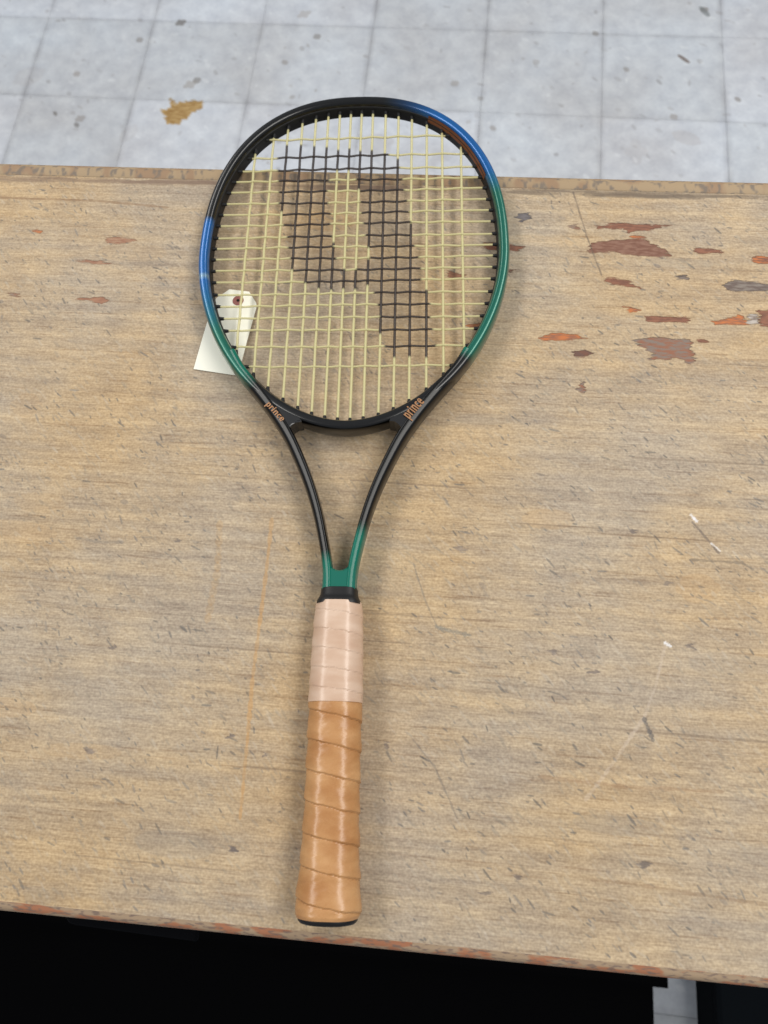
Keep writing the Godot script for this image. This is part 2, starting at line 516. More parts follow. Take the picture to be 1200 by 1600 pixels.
func build_table() -> void:
	var t := thing("worktable", "worn honey-brown wooden table top with chipped veneer, under the tennis racket", "table", Vector3(0, 0, 0))
	var cv := wood_canvas()
	var wood := StandardMaterial3D.new()
	wood.albedo_texture = ImageTexture.create_from_image(cv.image())
	wood.roughness = 0.58
	wood.metallic_specular = 0.35
	wood.heightmap_enabled = true
	wood.heightmap_texture = ImageTexture.create_from_image(cv.relief_image())
	wood.heightmap_scale = 0.24
	wood.texture_repeat = true
	# top sheet, slightly uneven, its picture mirrored beyond the worn middle
	var st := SurfaceTool.new()
	st.begin(Mesh.PRIMITIVE_TRIANGLES)
	var xs := [-1.25, TAB_X0, TAB_X1, 1.05]
	var us := [-(1.25 + TAB_X0) / 1.1 * -1.0, 0.0, 1.0, 1.0 - (1.05 - TAB_X1) / 1.1]
	var z0 := -0.488
	var z1 := 0.1190
	var va := (z0 - TAB_Z0) / (TAB_Z1 - TAB_Z0)
	var vb := (z1 - TAB_Z0) / (TAB_Z1 - TAB_Z0)
	for i in 3:
		var pts := [Vector3(xs[i], TABLE_TOP, z0), Vector3(xs[i + 1], TABLE_TOP, z0), Vector3(xs[i + 1], TABLE_TOP, z1), Vector3(xs[i], TABLE_TOP, z1)]
		var uvs := [Vector2(us[i], va), Vector2(us[i + 1], va), Vector2(us[i + 1], vb), Vector2(us[i], vb)]
		for k: int in [0, 1, 2, 0, 2, 3]:
			st.set_uv(uvs[k])
			st.add_vertex(pts[k])
	st.generate_normals()
	st.generate_tangents()
	put("veneer_top", st.commit(), wood, t)
	var dark := mat(srgb(0.30, 0.22, 0.16), 0.7)
	put("board", slab(box_outline(-1.25, 1.05, z0 + 0.001, z1 - 0.001), TABLE_TOP - 0.034, TABLE_TOP - 0.0006, 0.0), dark, t)
	# near edge: rounded over, lacquer and veneer rubbed through to red-orange wood
	var near := PackedVector2Array([Vector2(z1, TABLE_TOP - 0.035), Vector2(z1, TABLE_TOP)])
	for k in 7:
		var a := deg_to_rad(90.0 - k * 15.0)
		near.append(Vector2(z1 + 0.0005 + 0.0062 * cos(a), TABLE_TOP - 0.0055 + 0.0052 * sin(a)))
	near.append(Vector2(z1 + 0.0067, TABLE_TOP - 0.035))
	var em := StandardMaterial3D.new()
	em.albedo_texture = edge_texture(31, srgb(0.64, 0.55, 0.45), srgb(0.64, 0.43, 0.31), srgb(0.46, 0.39, 0.35), 0.08)
	em.roughness = 0.6
	put("near_edge_strip", moulding(near, -1.25, 1.05), em, t)
	# far edge: a rounded lipping gone brown and grey
	var far := PackedVector2Array([Vector2(z0, TABLE_TOP - 0.035), Vector2(z0, TABLE_TOP - 0.0012), Vector2(z0 - 0.0015, TABLE_TOP - 0.0002)])
	for k in 7:
		var a := deg_to_rad(90.0 + k * 15.0)
		far.append(Vector2(z0 - 0.0100 + 0.0060 * cos(a), TABLE_TOP - 0.0062 + 0.0060 * sin(a)))
	far.append(Vector2(z0 - 0.0160, TABLE_TOP - 0.035))
	var fm := StandardMaterial3D.new()
	fm.albedo_texture = edge_texture(41, srgb(0.64, 0.55, 0.43), srgb(0.59, 0.48, 0.37), srgb(0.44, 0.40, 0.36), 0.0)
	fm.roughness = 0.6
	put("far_edge_strip", moulding(far, -1.25, 1.05), fm, t)
	for sx in [-1.18, 0.98]:
		for sz in [-0.44, 0.06]:
			put("leg", slab(box_outline(sx - 0.03, sx + 0.03, sz - 0.03, sz + 0.03), 0.0, TABLE_TOP - 0.034, 0.004), dark, t)

# ------------------------------------------------------------------ the floor
func fpx(a_mm: float, b_mm: float) -> Vector2:   # floor millimetres to pixels of the floor canvas (nine by nine tiles)
	return Vector2((a_mm * 0.001 + 7.0 * TILE.x) / (9.0 * TILE.x), (b_mm * 0.001 + 3.0 * TILE.y) / (9.0 * TILE.y)) * 2048.0

func build_floor() -> void:
	var floor_ := Node3D.new()
	floor_.name = "floor"
	add_child(floor_)
	floor_.position = Vector3(0.3681, 0.0, -1.6157)
	floor_.rotation.y = deg_to_rad(-1.42)
	floor_.set_meta("kind", "structure")
	floor_.set_meta("label", "pale grey vinyl tile floor beyond the far edge of the table")
	var w := 2048
	var cv := Canvas.new()
	cv.w = w
	cv.h = w
	var a := noise_bytes(w, w, 512, 512, 0.012, 51, 4)
	var b := noise_bytes(w, w, 1024, 1024, 0.045, 52, 3)
	var c := noise_bytes(w, w, w, w, 0.11, 53, 2)
	cv.rgb.resize(w * w * 3)
	cv.relief.resize(w * w)
	for i in w * w:
		var va := (a[i] - 128) / 128.0
		var vb := (b[i] - 128) / 128.0
		var vc := (c[i] - 128) / 128.0
		var l := 0.045 * va + 0.045 * vb + 0.022 * vc
		cv.rgb[i * 3] = clampi(int((0.806 + l - 0.012 * va) * 255), 0, 255)
		cv.rgb[i * 3 + 1] = clampi(int((0.824 + l) * 255), 0, 255)
		cv.rgb[i * 3 + 2] = clampi(int((0.852 + l * 0.9 + 0.015 * va) * 255), 0, 255)
	for s in 2000:   # mottles pressed into the vinyl, and scuffs
		var p := Vector2(rng.randf(), rng.randf()) * w
		var dark := rng.randf() < 0.62
		var tone := rng.randf_range(0.55, 0.70)
		var ang := deg_to_rad(rng.randfn(42, 22))
		cv.stroke(p, p + Vector2.from_angle(ang) * rng.randf_range(3, 16), rng.randf_range(1.2, 5.0), srgb(tone, tone * 0.99, tone) if dark else srgb(0.93, 0.945, 0.96), rng.randf_range(0.12, 0.42))
	for s in 60:
		var p := Vector2(rng.randf(), rng.randf()) * w
		cv.stroke(p, p + Vector2(rng.randf_range(-10, 10), rng.randf_range(-10, 10)), rng.randf_range(3, 8), srgb(0.55, 0.52, 0.49), rng.randf_range(0.12, 0.32))
	for s in 40:
		var p := Vector2(rng.randf(), rng.randf()) * w
		cv.stroke(p, p + Vector2(rng.randf_range(-60, 60), rng.randf_range(-40, 40)), rng.randf_range(14, 34), srgb(0.70, 0.67, 0.66), rng.randf_range(0.10, 0.28))
	# dirt ground into the seams
	var dirt := noise_bytes(w, w, 300, 300, 0.05, 54, 3)
	for k in 10:
		for s in w:
			for o in range(-9, 10):
				var fade := (1.0 - absf(o) / 10.0)
				var x := int(k * w / 9.0) + o
				if x >= 0 and x < w:
					cv.blend(x, s, srgb(0.42, 0.41, 0.42), 0.20 * fade * clampf(dirt[s * w + x] / 128.0 - 0.25, 0.15, 1.3))
					cv.blend(s, x, srgb(0.46, 0.45, 0.46), 0.13 * fade * clampf(dirt[x * w + s] / 128.0 - 0.3, 0.1, 1.3))
	# the mustard patch where the surface is worn through, and marks near it
	var stain := PackedVector2Array()
	var mm := [-1188, 30, -1169, 35, -1159, 17, -1169, -10, -1146, 11, -1130, 3, -1104, -2, -1075, 0, -1070, 24, -1096, 39, -1106, 59, -1118, 65, -1124, 80, -1155, 84, -1169, 57]
	for i in range(0, mm.size(), 2):
		stain.append(fpx(mm[i], mm[i + 1]))
	patch(cv, stain, srgb(0.58, 0.42, 0.19), srgb(0.74, 0.60, 0.36), 0.86, 0.0, 7.0, 61, 1.0)
	var marks := [[-1190, -286, 20, 0.45, 0.6], [-1104, -76, 14, 0.5, 0.5], [-1120, -60, 26, 0.62, 0.45], [-1297, -216, 12, 0.55, 0.5], [-789, -249, 13, 0.5, 0.5], [-1405, 74, 18, 0.60, 0.5], [-1410, 96, 8, 0.4, 0.5], [-1452, -83, 12, 0.6, 0.5], [-867, -151, 10, 0.58, 0.5], [-837, -331, 26, 0.66, 0.4], [-21, -291, 10, 0.52, 0.5], [62, -167, 8, 0.55, 0.5], [272, -390, 14, 0.55, 0.6], [348, -77, 8, 0.55, 0.6], [-281, 50, 9, 0.58, 0.5], [-392, -97, 14, 0.62, 0.45], [184, -11, 12, 0.62, 0.5], [-1480, 60, 6, 0.45, 0.6]]
	for q: Array in marks:
		var p := fpx(q[0], q[1])
		cv.stroke(p - Vector2(3, 4), p + Vector2(4, 6), q[2] * 0.62, srgb(q[3], q[3] * 0.96, q[3] * 0.93), q[4])
	cv.stroke(fpx(200, -222), fpx(228, -196), 4.0, srgb(0.42, 0.36, 0.33), 0.7)
	cv.stroke(fpx(262, -398), fpx(284, -366), 6.0, srgb(0.46, 0.48, 0.49), 0.6)
	var tex := ImageTexture.create_from_image(cv.image())
	var tile_mats := []
	for k in 4:
		var m := StandardMaterial3D.new()
		m.albedo_texture = tex
		var v: float = [1.0, 0.975, 0.99, 0.96][k]
		m.albedo_color = Color(v, v, v * (1.0 if k % 2 == 0 else 0.995))
		m.roughness = 0.5
		m.metallic_specular = 0.4
		tile_mats.append(m)
	var u0 := Vector2(-7.0 * TILE.x, -3.0 * TILE.y)
	var size := Vector2(9.0 * TILE.x, 9.0 * TILE.y)
	for j in range(-4, 9):
		for i in range(-8, 6):
			var x0 := i * TILE.x + 0.0003
			var z0 := j * TILE.y + 0.0003
			var ol := box_outline(x0, x0 + TILE.x - 0.0006, z0, z0 + TILE.y - 0.0006)
			var lift := rng.randf_range(0.0, 0.0004)
			put("tile", slab(ol, -0.003, lift, 0.0003, u0, size), tile_mats[rng.randi() % 4], floor_)
	var bed := PlaneMesh.new()
	bed.size = Vector2(14, 14)
	put("floor_bed", bed, mat(srgb(0.66, 0.65, 0.65), 0.9), floor_).position = Vector3(0, -0.004, 0)

# ------------------------------------------------------------------ the racket
# local axes: x to the right, y up, -z towards the tip; u = -z, measured from the butt
const SHIFT := -0.0003
var hoop_path := PackedVector2Array()     # (v, u), closed, clockwise from the tip
var hoop_out := PackedVector2Array()

func build_hoop_path() -> void:
	var raw := PackedVector2Array()
	for i in 720:
		var t := TAU * i / 720.0
		var s := sin(t)
		var c := cos(t)
		var top := c > 0.0
		var n := 2.32 if top else 1.87
		var half := 0.1630 if top else 0.1665
		raw.append(Vector2(0.1288 * signf(s) * pow(absf(s), 2.0 / n), 0.5145 + half * signf(c) * pow(absf(c), 2.0 / n)))
	var total := 0.0
	for i in raw.size():
		total += raw[i].distance_to(raw[(i + 1) % raw.size()])
	var count := 240
	var at := 0
	var run := 0.0
	for k in count:
		var want := total * k / count
		while run + raw[at].distance_to(raw[(at + 1) % 720]) < want:
			run += raw[at].distance_to(raw[(at + 1) % 720])
			at = (at + 1) % 720
		var seg := raw[at].distance_to(raw[(at + 1) % 720])
		hoop_path.append(raw[at].lerp(raw[(at + 1) % 720], (want - run) / maxf(seg, 1e-9)))
	for i in count:
		var d := (hoop_path[(i + 1) % count] - hoop_path[(i - 1 + count) % count]).normalized()
		hoop_out.append(Vector2(-d.y, d.x))   # outwards for a clockwise run
	for i in count:
		if hoop_out[i].dot(hoop_path[i] - Vector2(0, 0.5145)) < 0.0:
			hoop_out[i] = -hoop_out[i]

func lin(r: float, g: float, b: float) -> Color:
	return Color(r, g, b).srgb_to_linear()

func hoop_color(v: float, u: float) -> Color:
	var black := lin(0.035, 0.035, 0.042)
	var blue := lin(0.0, 0.37, 0.64)
	var green := lin(0.0, 0.40, 0.33)
	if v < 0.0:
		if u > 0.535:
			return black.lerp(blue, clampf((0.5475 - u) / 0.004, 0, 1))
		if u > 0.400:
			return blue.lerp(green, clampf((0.482 - u) / 0.050, 0, 1))
		return green.lerp(black, clampf((0.394 - u) / 0.012, 0, 1))
	if u > 0.640:
		return black.lerp(blue, clampf((0.676 - u) / 0.018, 0, 1))
	if u > 0.45:
		return blue.lerp(green, clampf((0.595 - u) / 0.026, 0, 1))
	return green.lerp(black, clampf((0.412 - u) / 0.006, 0, 1))

func lacquer(metal: float, coat: float, gloss: float) -> StandardMaterial3D:
	var m := StandardMaterial3D.new()
	m.vertex_color_use_as_albedo = true
	m.roughness = 0.30
	m.metallic = metal
	m.metallic_specular = gloss
	m.clearcoat_enabled = true
	m.clearcoat = coat
	m.clearcoat_roughness = 0.05
	return m

func at3(p: Vector2, y: float) -> Vector3:
	return Vector3(p.x, y, -p.y)

func inside(poly: PackedVector2Array, p: Vector2) -> bool:
	return Geometry2D.is_point_in_polygon(p, poly)

func mm2(a: Array) -> PackedVector2Array:
	var out := PackedVector2Array()
	for i in range(0, a.size(), 2):
		out.append(Vector2(a[i], a[i + 1]) * 0.001)
	return out

func hoop_reach(along_u: bool, fixed: float) -> Vector2:   # where a straight string meets the inner wall
	var lo := 1e9
	var hi := -1e9
	var n := hoop_path.size()
	for i in n:
		var a := hoop_path[i] - hoop_out[i] * 0.0052
		var b := hoop_path[(i + 1) % n] - hoop_out[(i + 1) % n] * 0.0052
		var fa := a.x if along_u else a.y
		var fb := b.x if along_u else b.y
		if (fa - fixed) * (fb - fixed) <= 0.0 and fa != fb:
			var p := a.lerp(b, (fixed - fa) / (fb - fa))
			var w := p.y if along_u else p.x
			lo = minf(lo, w)
			hi = maxf(hi, w)
	return Vector2(lo, hi)

func arm_path() -> PackedVector2Array:
	return spline(mm2([97.0, 414, 89.0, 400, 78.6, 387, 69.6, 376, 57.6, 360, 46.2, 342.5, 37.2, 325, 26.8, 301, 18.9, 277.5, 13.4, 255, 10.3, 239, 8.9, 228, 8.5, 217]), 6)

func build_racket() -> void:
	var r := thing("tennis_racket", "black blue and green tennis racket with tan leather grip lying on the table", "tennis racket", Vector3(-0.0556, TABLE_TOP + 0.0185, 0.1094))
	r.rotation = Vector3(-0.0122, deg_to_rad(3.314), 0)
	build_hoop_path()
	var paint := lacquer(0.40, 0.55, 0.6)
	var arm_paint := lacquer(0.0, 0.30, 0.36)
	var black_m := mat(srgb(0.035, 0.035, 0.042), 0.36, 0.0, 0.7)
	# --- hoop
	var prof := squircle(0.0048, 0.0095, 2.9, 36)
	var rings := []
	var cols := []
	var n := hoop_path.size()
	for i in n:
		var ring := PackedVector3Array()
		var cc := PackedColorArray()
		var c := hoop_color(hoop_path[i].x, hoop_path[i].y)
		# nicks through the lacquer
		var nick := hoop_path[i].distance_to(Vector2(0.0978, 0.4335)) < 0.0020 or hoop_path[i].distance_to(Vector2(-0.1260, 0.488)) < 0.0019
		for p in prof:
			var q := hoop_path[i] + hoop_out[i] * p.x
			ring.append(at3(q, p.y))
			cc.append(c.lerp(lin(0.62, 0.72, 0.70), 0.5) if nick and p.y > 0.0060 else c)
		rings.append(ring)
		cols.append(cc)
	put("hoop", loft(rings, true, false, cols), paint, r)
	# --- black grommet strip along the inner wall
	rings = []
	for i in n:
		var ring := PackedVector3Array()
		for p in squircle(0.0012, 0.0058, 3.2, 16):
			ring.append(at3(hoop_path[i] + hoop_out[i] * (p.x - 0.0043), p.y - 0.0010))
		rings.append(ring)
	var rubber := mat(srgb(0.05, 0.05, 0.055), 0.6)
	put("grommet_strip", loft(rings, true, false), rubber, r)
	# --- throat arms
	var arm := arm_path()
	var green := lin(0.0, 0.42, 0.35)
	var blackc := lin(0.035, 0.035, 0.042)
	for side: int in [-1, 1]:
		rings = []
		cols = []
		for i in arm.size():
			var d := (arm[mini(i + 1, arm.size() - 1)] - arm[maxi(i - 1, 0)]).normalized()
			var o := Vector2(-d.y, d.x)
			if o.x < 0.0:
				o = -o
			var u := arm[i].y
			var half := look(PackedVector2Array([Vector2(0.2, 0.0036), Vector2(0.26, 0.0037), Vector2(0.33, 0.0045), Vector2(0.37, 0.0047), Vector2(0.42, 0.0048)]), u)
			var ring := PackedVector3Array()
			var cc := PackedColorArray()
			var start := 0.262 if side > 0 else 0.241
			var c := blackc.lerp(green, clampf((start - u) / 0.010 + 0.5, 0, 1))
			if u > 0.37:
				c = hoop_color(side * 0.07, u)
			for p in squircle(half, 0.0093, 3.6, 36):
				var q := arm[i] + o * p.x
				ring.append(at3(Vector2(q.x * side, q.y), p.y - (0.29 * p.x if p.y > 0.0 else 0.0) * clampf(p.y / 0.006, 0.0, 1.0)))
				cc.append(c)
			rings.append(ring)
			cols.append(cc)
		put("throat_arm", loft(rings, false, true, cols), arm_paint, r)
		# web that fills the corner between hoop and arm, with a hollow towards the throat
		var web := PackedVector2Array()
		for q in mm2([88, 398, 79, 386, 70, 376, 58, 360, 47, 344.5, 43.5, 345.5, 41.2, 348.2, 38.5, 350.2, 34.5, 350.6, 36, 356, 45, 362, 57, 371, 68, 382, 78, 392]):
			web.append(Vector2(q.x * side, q.y))
		put("throat_web", slab(web, -0.0088, 0.0088, 0.0008), black_m, r)
	# --- green wedge closing the throat
	var wedge := PackedVector2Array()
	for q in mm2([-12.0, 238, -12.0, 217, 12.0, 217, 12.0, 238, 8.4, 238.0, 7.2, 235, 5.2, 232.8, 2.6, 231.5, 0, 231.1, -2.6, 231.5, -5.2, 232.8, -7.2, 235, -8.4, 238.0]):
		wedge.append(q)
	put("throat_wedge", slab(wedge, -0.0088, 0.0088, 0.0012), mat(srgb(0.0, 0.42, 0.35), 0.32, 0.15, 0.8), r)
	# --- copper lettering on both shoulders
	var copper := mat(srgb(0.70, 0.52, 0.37), 0.40, 0.4)
	for side: int in [-1, 1]:
		var text := TextMesh.new()
		var face := SystemFont.new()
		face.font_names = PackedStringArray(["Droid Sans"])
		face.font_weight = 700
		text.font = face
		text.text = "prince"
		text.font_size = 32
		text.pixel_size = 0.0001
		text.depth = 0.03
		text.curve_step = 2.0
		var size := text.get_aabb().size
		var mi := put("lettering", text, copper, r)
		var from := Vector2(-0.0632, 0.3672) if side < 0 else Vector2(0.0462, 0.3526)
		var to := Vector2(-0.0476, 0.3500) if side < 0 else Vector2(0.0600, 0.3696)
		var dir := (to - from).normalized()
		var x := Vector3(dir.x, 0, -dir.y)
		var z := Vector3.UP
		var y := z.cross(x)
		var k := from.distance_to(to) * 0.86 / size.x
		var tall := (0.0066 if side < 0 else 0.0112) / size.y
		mi.transform = Transform3D(Basis(x * k, y * tall, z * 0.01), at3((from + to) / 2, 0.0099))
	# --- copper band of worn print on the inner wall, upper right
	var band := SurfaceTool.new()
	band.begin(Mesh.PRIMITIVE_TRIANGLES)
	band.set_smooth_group(1)
	var last := PackedVector3Array()
	for i in n / 2:
		var p := hoop_path[i]
		if p.x < 0.066 or p.y < 0.590 or p.y > 0.662:
			continue
		var row := PackedVector3Array()
		for y: float in [0.0010, 0.0030, 0.0048, 0.0062, 0.0074]:
			# follow the wall's own curve and stand a hair proud of it
			var w := 0.0048 * pow(maxf(0.0, 1.0 - pow(absf(y) / 0.0095, 2.9)), 1.0 / 2.9)
			w = maxf(w, 0.0043 + 0.0012 * pow(maxf(0.0, 1.0 - pow(absf(y + 0.0010) / 0.0058, 3.2)), 1.0 / 3.2)) + 0.0002
			row.append(at3(p - hoop_out[i] * w, y))
		if last.size():
			for s in 4:
				for q: Vector3 in [last[s], row[s], row[s + 1], last[s], row[s + 1], last[s + 1]]:
					band.add_vertex(q)
		last = row
	band.generate_normals()
	put("inner_print", band.commit(), mat(srgb(0.50, 0.30, 0.18), 0.5, 0.3), r)
	# --- strings
	var p_out := mm2([-73.7, 631.8, -54.2, 633.4, -18.5, 628, 14.4, 625.5, 26.1, 622.3, 38.4, 613.3, 42.2, 589.7, 44.6, 575.7, 48.2, 558.5, 50.1, 534.8, 54.1, 518.2, 57.5, 501.9, 59.7, 485.8, 63, 476.3, 66.2, 463.7, 68.3, 442.2, 70.4, 424.1, 70.4, 411.7, 31.7, 412, 28.3, 421.6, 23.7, 437.9, 23.4, 451.3, 19.8, 467.5, 19.5, 482, 5.4, 479.1, -5.5, 476.7, -24.6, 475.7, -38.6, 482.3, -44.7, 492.7, -52.2, 497.3, -55.9, 513.7, -59.3, 532.4, -62.5, 547.3, -67, 564.6, -68.7, 582, -72.1, 607])
	var p_hole := mm2([-16.4, 603.3, -8.3, 604.6, -0.4, 594.4, 2.9, 580.2, 3.9, 566.3, 6.6, 549.2, 10.4, 535.6, 13, 522.3, 13.9, 509.2, 6.4, 500.8, 2.6, 497, -5.6, 496.5, -14.3, 506.4, -17.2, 522.9, -20.4, 546.4, -23.6, 567, -25.8, 591.5])
	var mains := [-94.0, -78.0, -65.2, -52.2, -39.8, -28.3, -17.6, -7.3, 2.7, 13.2, 25.1, 37.0, 49.4, 63.1, 77.0, 93.9]
	var crosses := [640.7, 619.8, 605.1, 593.0, 581.0, 568.5, 556.8, 545.2, 532.2, 520.9, 509.4, 497.7, 486.1, 473.7, 462.1, 450.1, 438.1, 422.4, 404.0]
	var gut := StandardMaterial3D.new()
	gut.vertex_color_use_as_albedo = true
	gut.roughness = 0.4
	var pale := lin(0.87, 0.84, 0.63)
	var ink := lin(0.23, 0.205, 0.19)
	pale.a = 0.66
	ink.a = 0.76
	gut.transparency = BaseMaterial3D.TRANSPARENCY_ALPHA
	var sr := 0.00114
	var weave := 0.0006
	var tint := func(q: Vector2) -> Color:
		return ink if inside(p_out, q) and not inside(p_hole, q) else pale
	var ends := []
	for m in mains.size():
		var v: float = mains[m] * 0.001
		var reach := hoop_reach(true, v)
		ends.append([Vector2(v, reach.x), Vector2(0, 1)])
		ends.append([Vector2(v, reach.y), Vector2(0, -1)])
		var path := PackedVector3Array()
		var cc := PackedColorArray()
		var steps := int((reach.y - reach.x + 0.006) / 0.0022)
		for s in steps + 1:
			var u := reach.x - 0.003 + (reach.y - reach.x + 0.006) * s / steps
			# over and under: find the place between the crosses
			var ph := 0.0
			for c in crosses.size() - 1:
				var ua: float = crosses[c] * 0.001
				var ub: float = crosses[c + 1] * 0.001
				if u <= ua and u >= ub:
					ph = cos(PI * (c + (ua - u) / (ua - ub)))
			path.append(Vector3(v, weave * ph * (1.0 if m % 2 == 0 else -1.0), -u))
			cc.append(tint.call(Vector2(v, u)))
		put("main_string", tube(path, sr, 8, cc), gut, r)
	for c in crosses.size():
		var u: float = crosses[c] * 0.001
		var reach := hoop_reach(false, u)
		ends.append([Vector2(reach.x, u), Vector2(1, 0)])
		ends.append([Vector2(reach.y, u), Vector2(-1, 0)])
		var path := PackedVector3Array()
		var cc := PackedColorArray()
		var steps := int((reach.y - reach.x + 0.006) / 0.0022)
		for s in steps + 1:
			var v := reach.x - 0.003 + (reach.y - reach.x + 0.006) * s / steps
			var ph := 0.0
			for m in mains.size() - 1:
				var a: float = mains[m] * 0.001
				var b: float = mains[m + 1] * 0.001
				if v >= a and v <= b:
					ph = cos(PI * (m + (v - a) / (b - a)))
			path.append(Vector3(v, -weave * ph * (1.0 if c % 2 == 0 else -1.0), -u - 0.0004 * sin(v * 26.0 + c)))
			cc.append(tint.call(Vector2(v, u)))
		put("cross_string", tube(path, sr * 0.80, 8, cc), gut, r)
	# --- grommets: little black sleeves where each string leaves the wall
	var sleeve := CylinderMesh.new()
	sleeve.top_radius = 0.00125
	sleeve.bottom_radius = 0.0019
	sleeve.height = 0.0046
	sleeve.radial_segments = 10
	for e: Array in ends:
		var mi := put("grommet", sleeve, rubber, r)
		var d: Vector2 = e[1]
		var y := Vector3(d.x, 0, -d.y)
		mi.transform = Transform3D(Basis(Vector3.UP.cross(y), y, Vector3.UP).orthonormalized(), at3(e[0], 0.0) + y * 0.0016)
	build_grip(r)

func octagon(hw: float, k: int, flat: float) -> PackedVector2Array:
	var out := PackedVector2Array()
	var d := [hw, hw * 0.975, hw * flat, hw * 0.975]
	for j in k:
		var a := TAU * j / k
		var s := 0.0
		for f in 8:
			s += pow(maxf(0.0, cos(a - f * PI / 4)) / d[f % 4], 10.0)
		out.append(Vector2.from_angle(a) * pow(s, -1.0 / 10.0))
	return out

func wrap_rings(u0: float, u1: float, pitch: float, raise: float, width: PackedVector2Array, center: PackedVector2Array, seed_: int, phase0: float) -> Array:
	var nz := FastNoiseLite.new()
	nz.seed = seed_
	nz.frequency = 1.0
	var rings := []
	var k := 96
	var steps := int((u1 - u0) / 0.0006)
	for s in steps + 1:
		var u := lerpf(u0, u1, float(s) / steps)
		var hw := look(width, u)
		var oct := octagon(hw, k, 0.86)
		var ring := PackedVector3Array()
		for j in k:
			var a := TAU * j / k
			var turn := (a - PI / 2) / TAU
			var ph := fposmod((u - pitch * turn + 0.0008 * nz.get_noise_2d(u * 14.0, cos(a) * 1.5)) / pitch + phase0, 1.0)
			var lift := raise * (1.0 - smoothstep(0.0, 0.9, ph)) * 0.6
			lift -= raise * 1.0 * (1.0 - smoothstep(0.0, 0.035, ph))   # the crack along the lap
			lift -= raise * 0.7 * smoothstep(0.975, 1.0, ph)
			lift += raise * 0.38 * nz.get_noise_2d(u * 90.0, a * 0.9) + raise * 0.05 * nz.get_noise_2d(u * 420.0, a * 3.0)
			var p := oct[j] * ((hw + lift) / hw)
			ring.append(Vector3(p.x + look(center, u), p.y, -u))
		rings.append(ring)
	return rings

func build_grip(r: Node3D) -> void:
	var width := PackedVector2Array([Vector2(0.0042, 0.0199), Vector2(0.0062, 0.0209), Vector2(0.009, 0.0211), Vector2(0.010, 0.0212), Vector2(0.020, 0.0203), Vector2(0.034, 0.0193), Vector2(0.074, 0.0182), Vector2(0.139, 0.0183), Vector2(0.172, 0.0176), Vector2(0.200, 0.0168), Vector2(0.2085, 0.0158)])
	var center := PackedVector2Array([Vector2(0.0, 0.0008), Vector2(0.21, 0.0)])
	var tan_c := noise_leather(71, srgb(0.69, 0.48, 0.28), srgb(0.79, 0.60, 0.40))
	put("leather_wrap", loft(wrap_rings(0.0042, 0.1392, 0.0196, 0.0015, width, center, 5, 0.42), false, true), tan_c, r)
	var wide := PackedVector2Array()
	for p in width:
		wide.append(p + Vector2(0, 0.0008))
	var pale := noise_leather(81, srgb(0.80, 0.67, 0.57), srgb(0.86, 0.75, 0.66))
	put("pale_tape", loft(wrap_rings(0.1376, 0.2082, 0.0134, 0.0006, wide, center, 9, 0.1), false, true), pale, r)
	var dark := mat(srgb(0.035, 0.035, 0.04), 0.45)
	# butt cap
	var rings := []
	for q: Vector2 in [Vector2(0.0006, 0.0150), Vector2(0.0012, 0.0180), Vector2(0.0026, 0.0194), Vector2(0.0046, 0.0197), Vector2(0.0064, 0.0190)]:
		var ring := PackedVector3Array()
		for p in octagon(q.y, 48, 0.86):
			ring.append(Vector3(p.x + 0.0008, p.y, -q.x))
		rings.append(ring)
	put("butt_cap", loft(rings, false, true), dark, r)
	# rubber collar
	rings = []
	for q: Array in [[0.2065, 0.0160, 0.0138], [0.2085, 0.0160, 0.0138], [0.2110, 0.0148, 0.0124], [0.2135, 0.0137, 0.0110], [0.2180, 0.0133, 0.0104], [0.2186, 0.0128, 0.0099]]:
		var ring := PackedVector3Array()
		for p in squircle(q[1], q[2], 3.4, 40):
			ring.append(Vector3(p.x, p.y, -q[0]))
		rings.append(ring)
	put("collar", loft(rings, false, true), dark, r)

func noise_leather(seed_: int, a: Color, b: Color) -> StandardMaterial3D:
	var w := 256
	var h := 512
	var n1 := noise_bytes(w, h, 64, 128, 0.04, seed_, 4)
	var n2 := noise_bytes(w, h, w, h, 0.25, seed_ + 1, 2)
	var data := PackedByteArray()
	data.resize(w * h * 3)
	for i in w * h:
		var c := a.lerp(b, clampf(n1[i] / 255.0 * 1.4 - 0.2 + (n2[i] - 128) / 700.0, 0, 1))
		data[i * 3] = int(c.r * 255)
		data[i * 3 + 1] = int(c.g * 255)
		data[i * 3 + 2] = int(c.b * 255)
	var m := StandardMaterial3D.new()
	m.albedo_texture = ImageTexture.create_from_image(Image.create_from_data(w, h, false, Image.FORMAT_RGB8, data))
	m.roughness = 0.31
	m.metallic_specular = 0.6
	return m

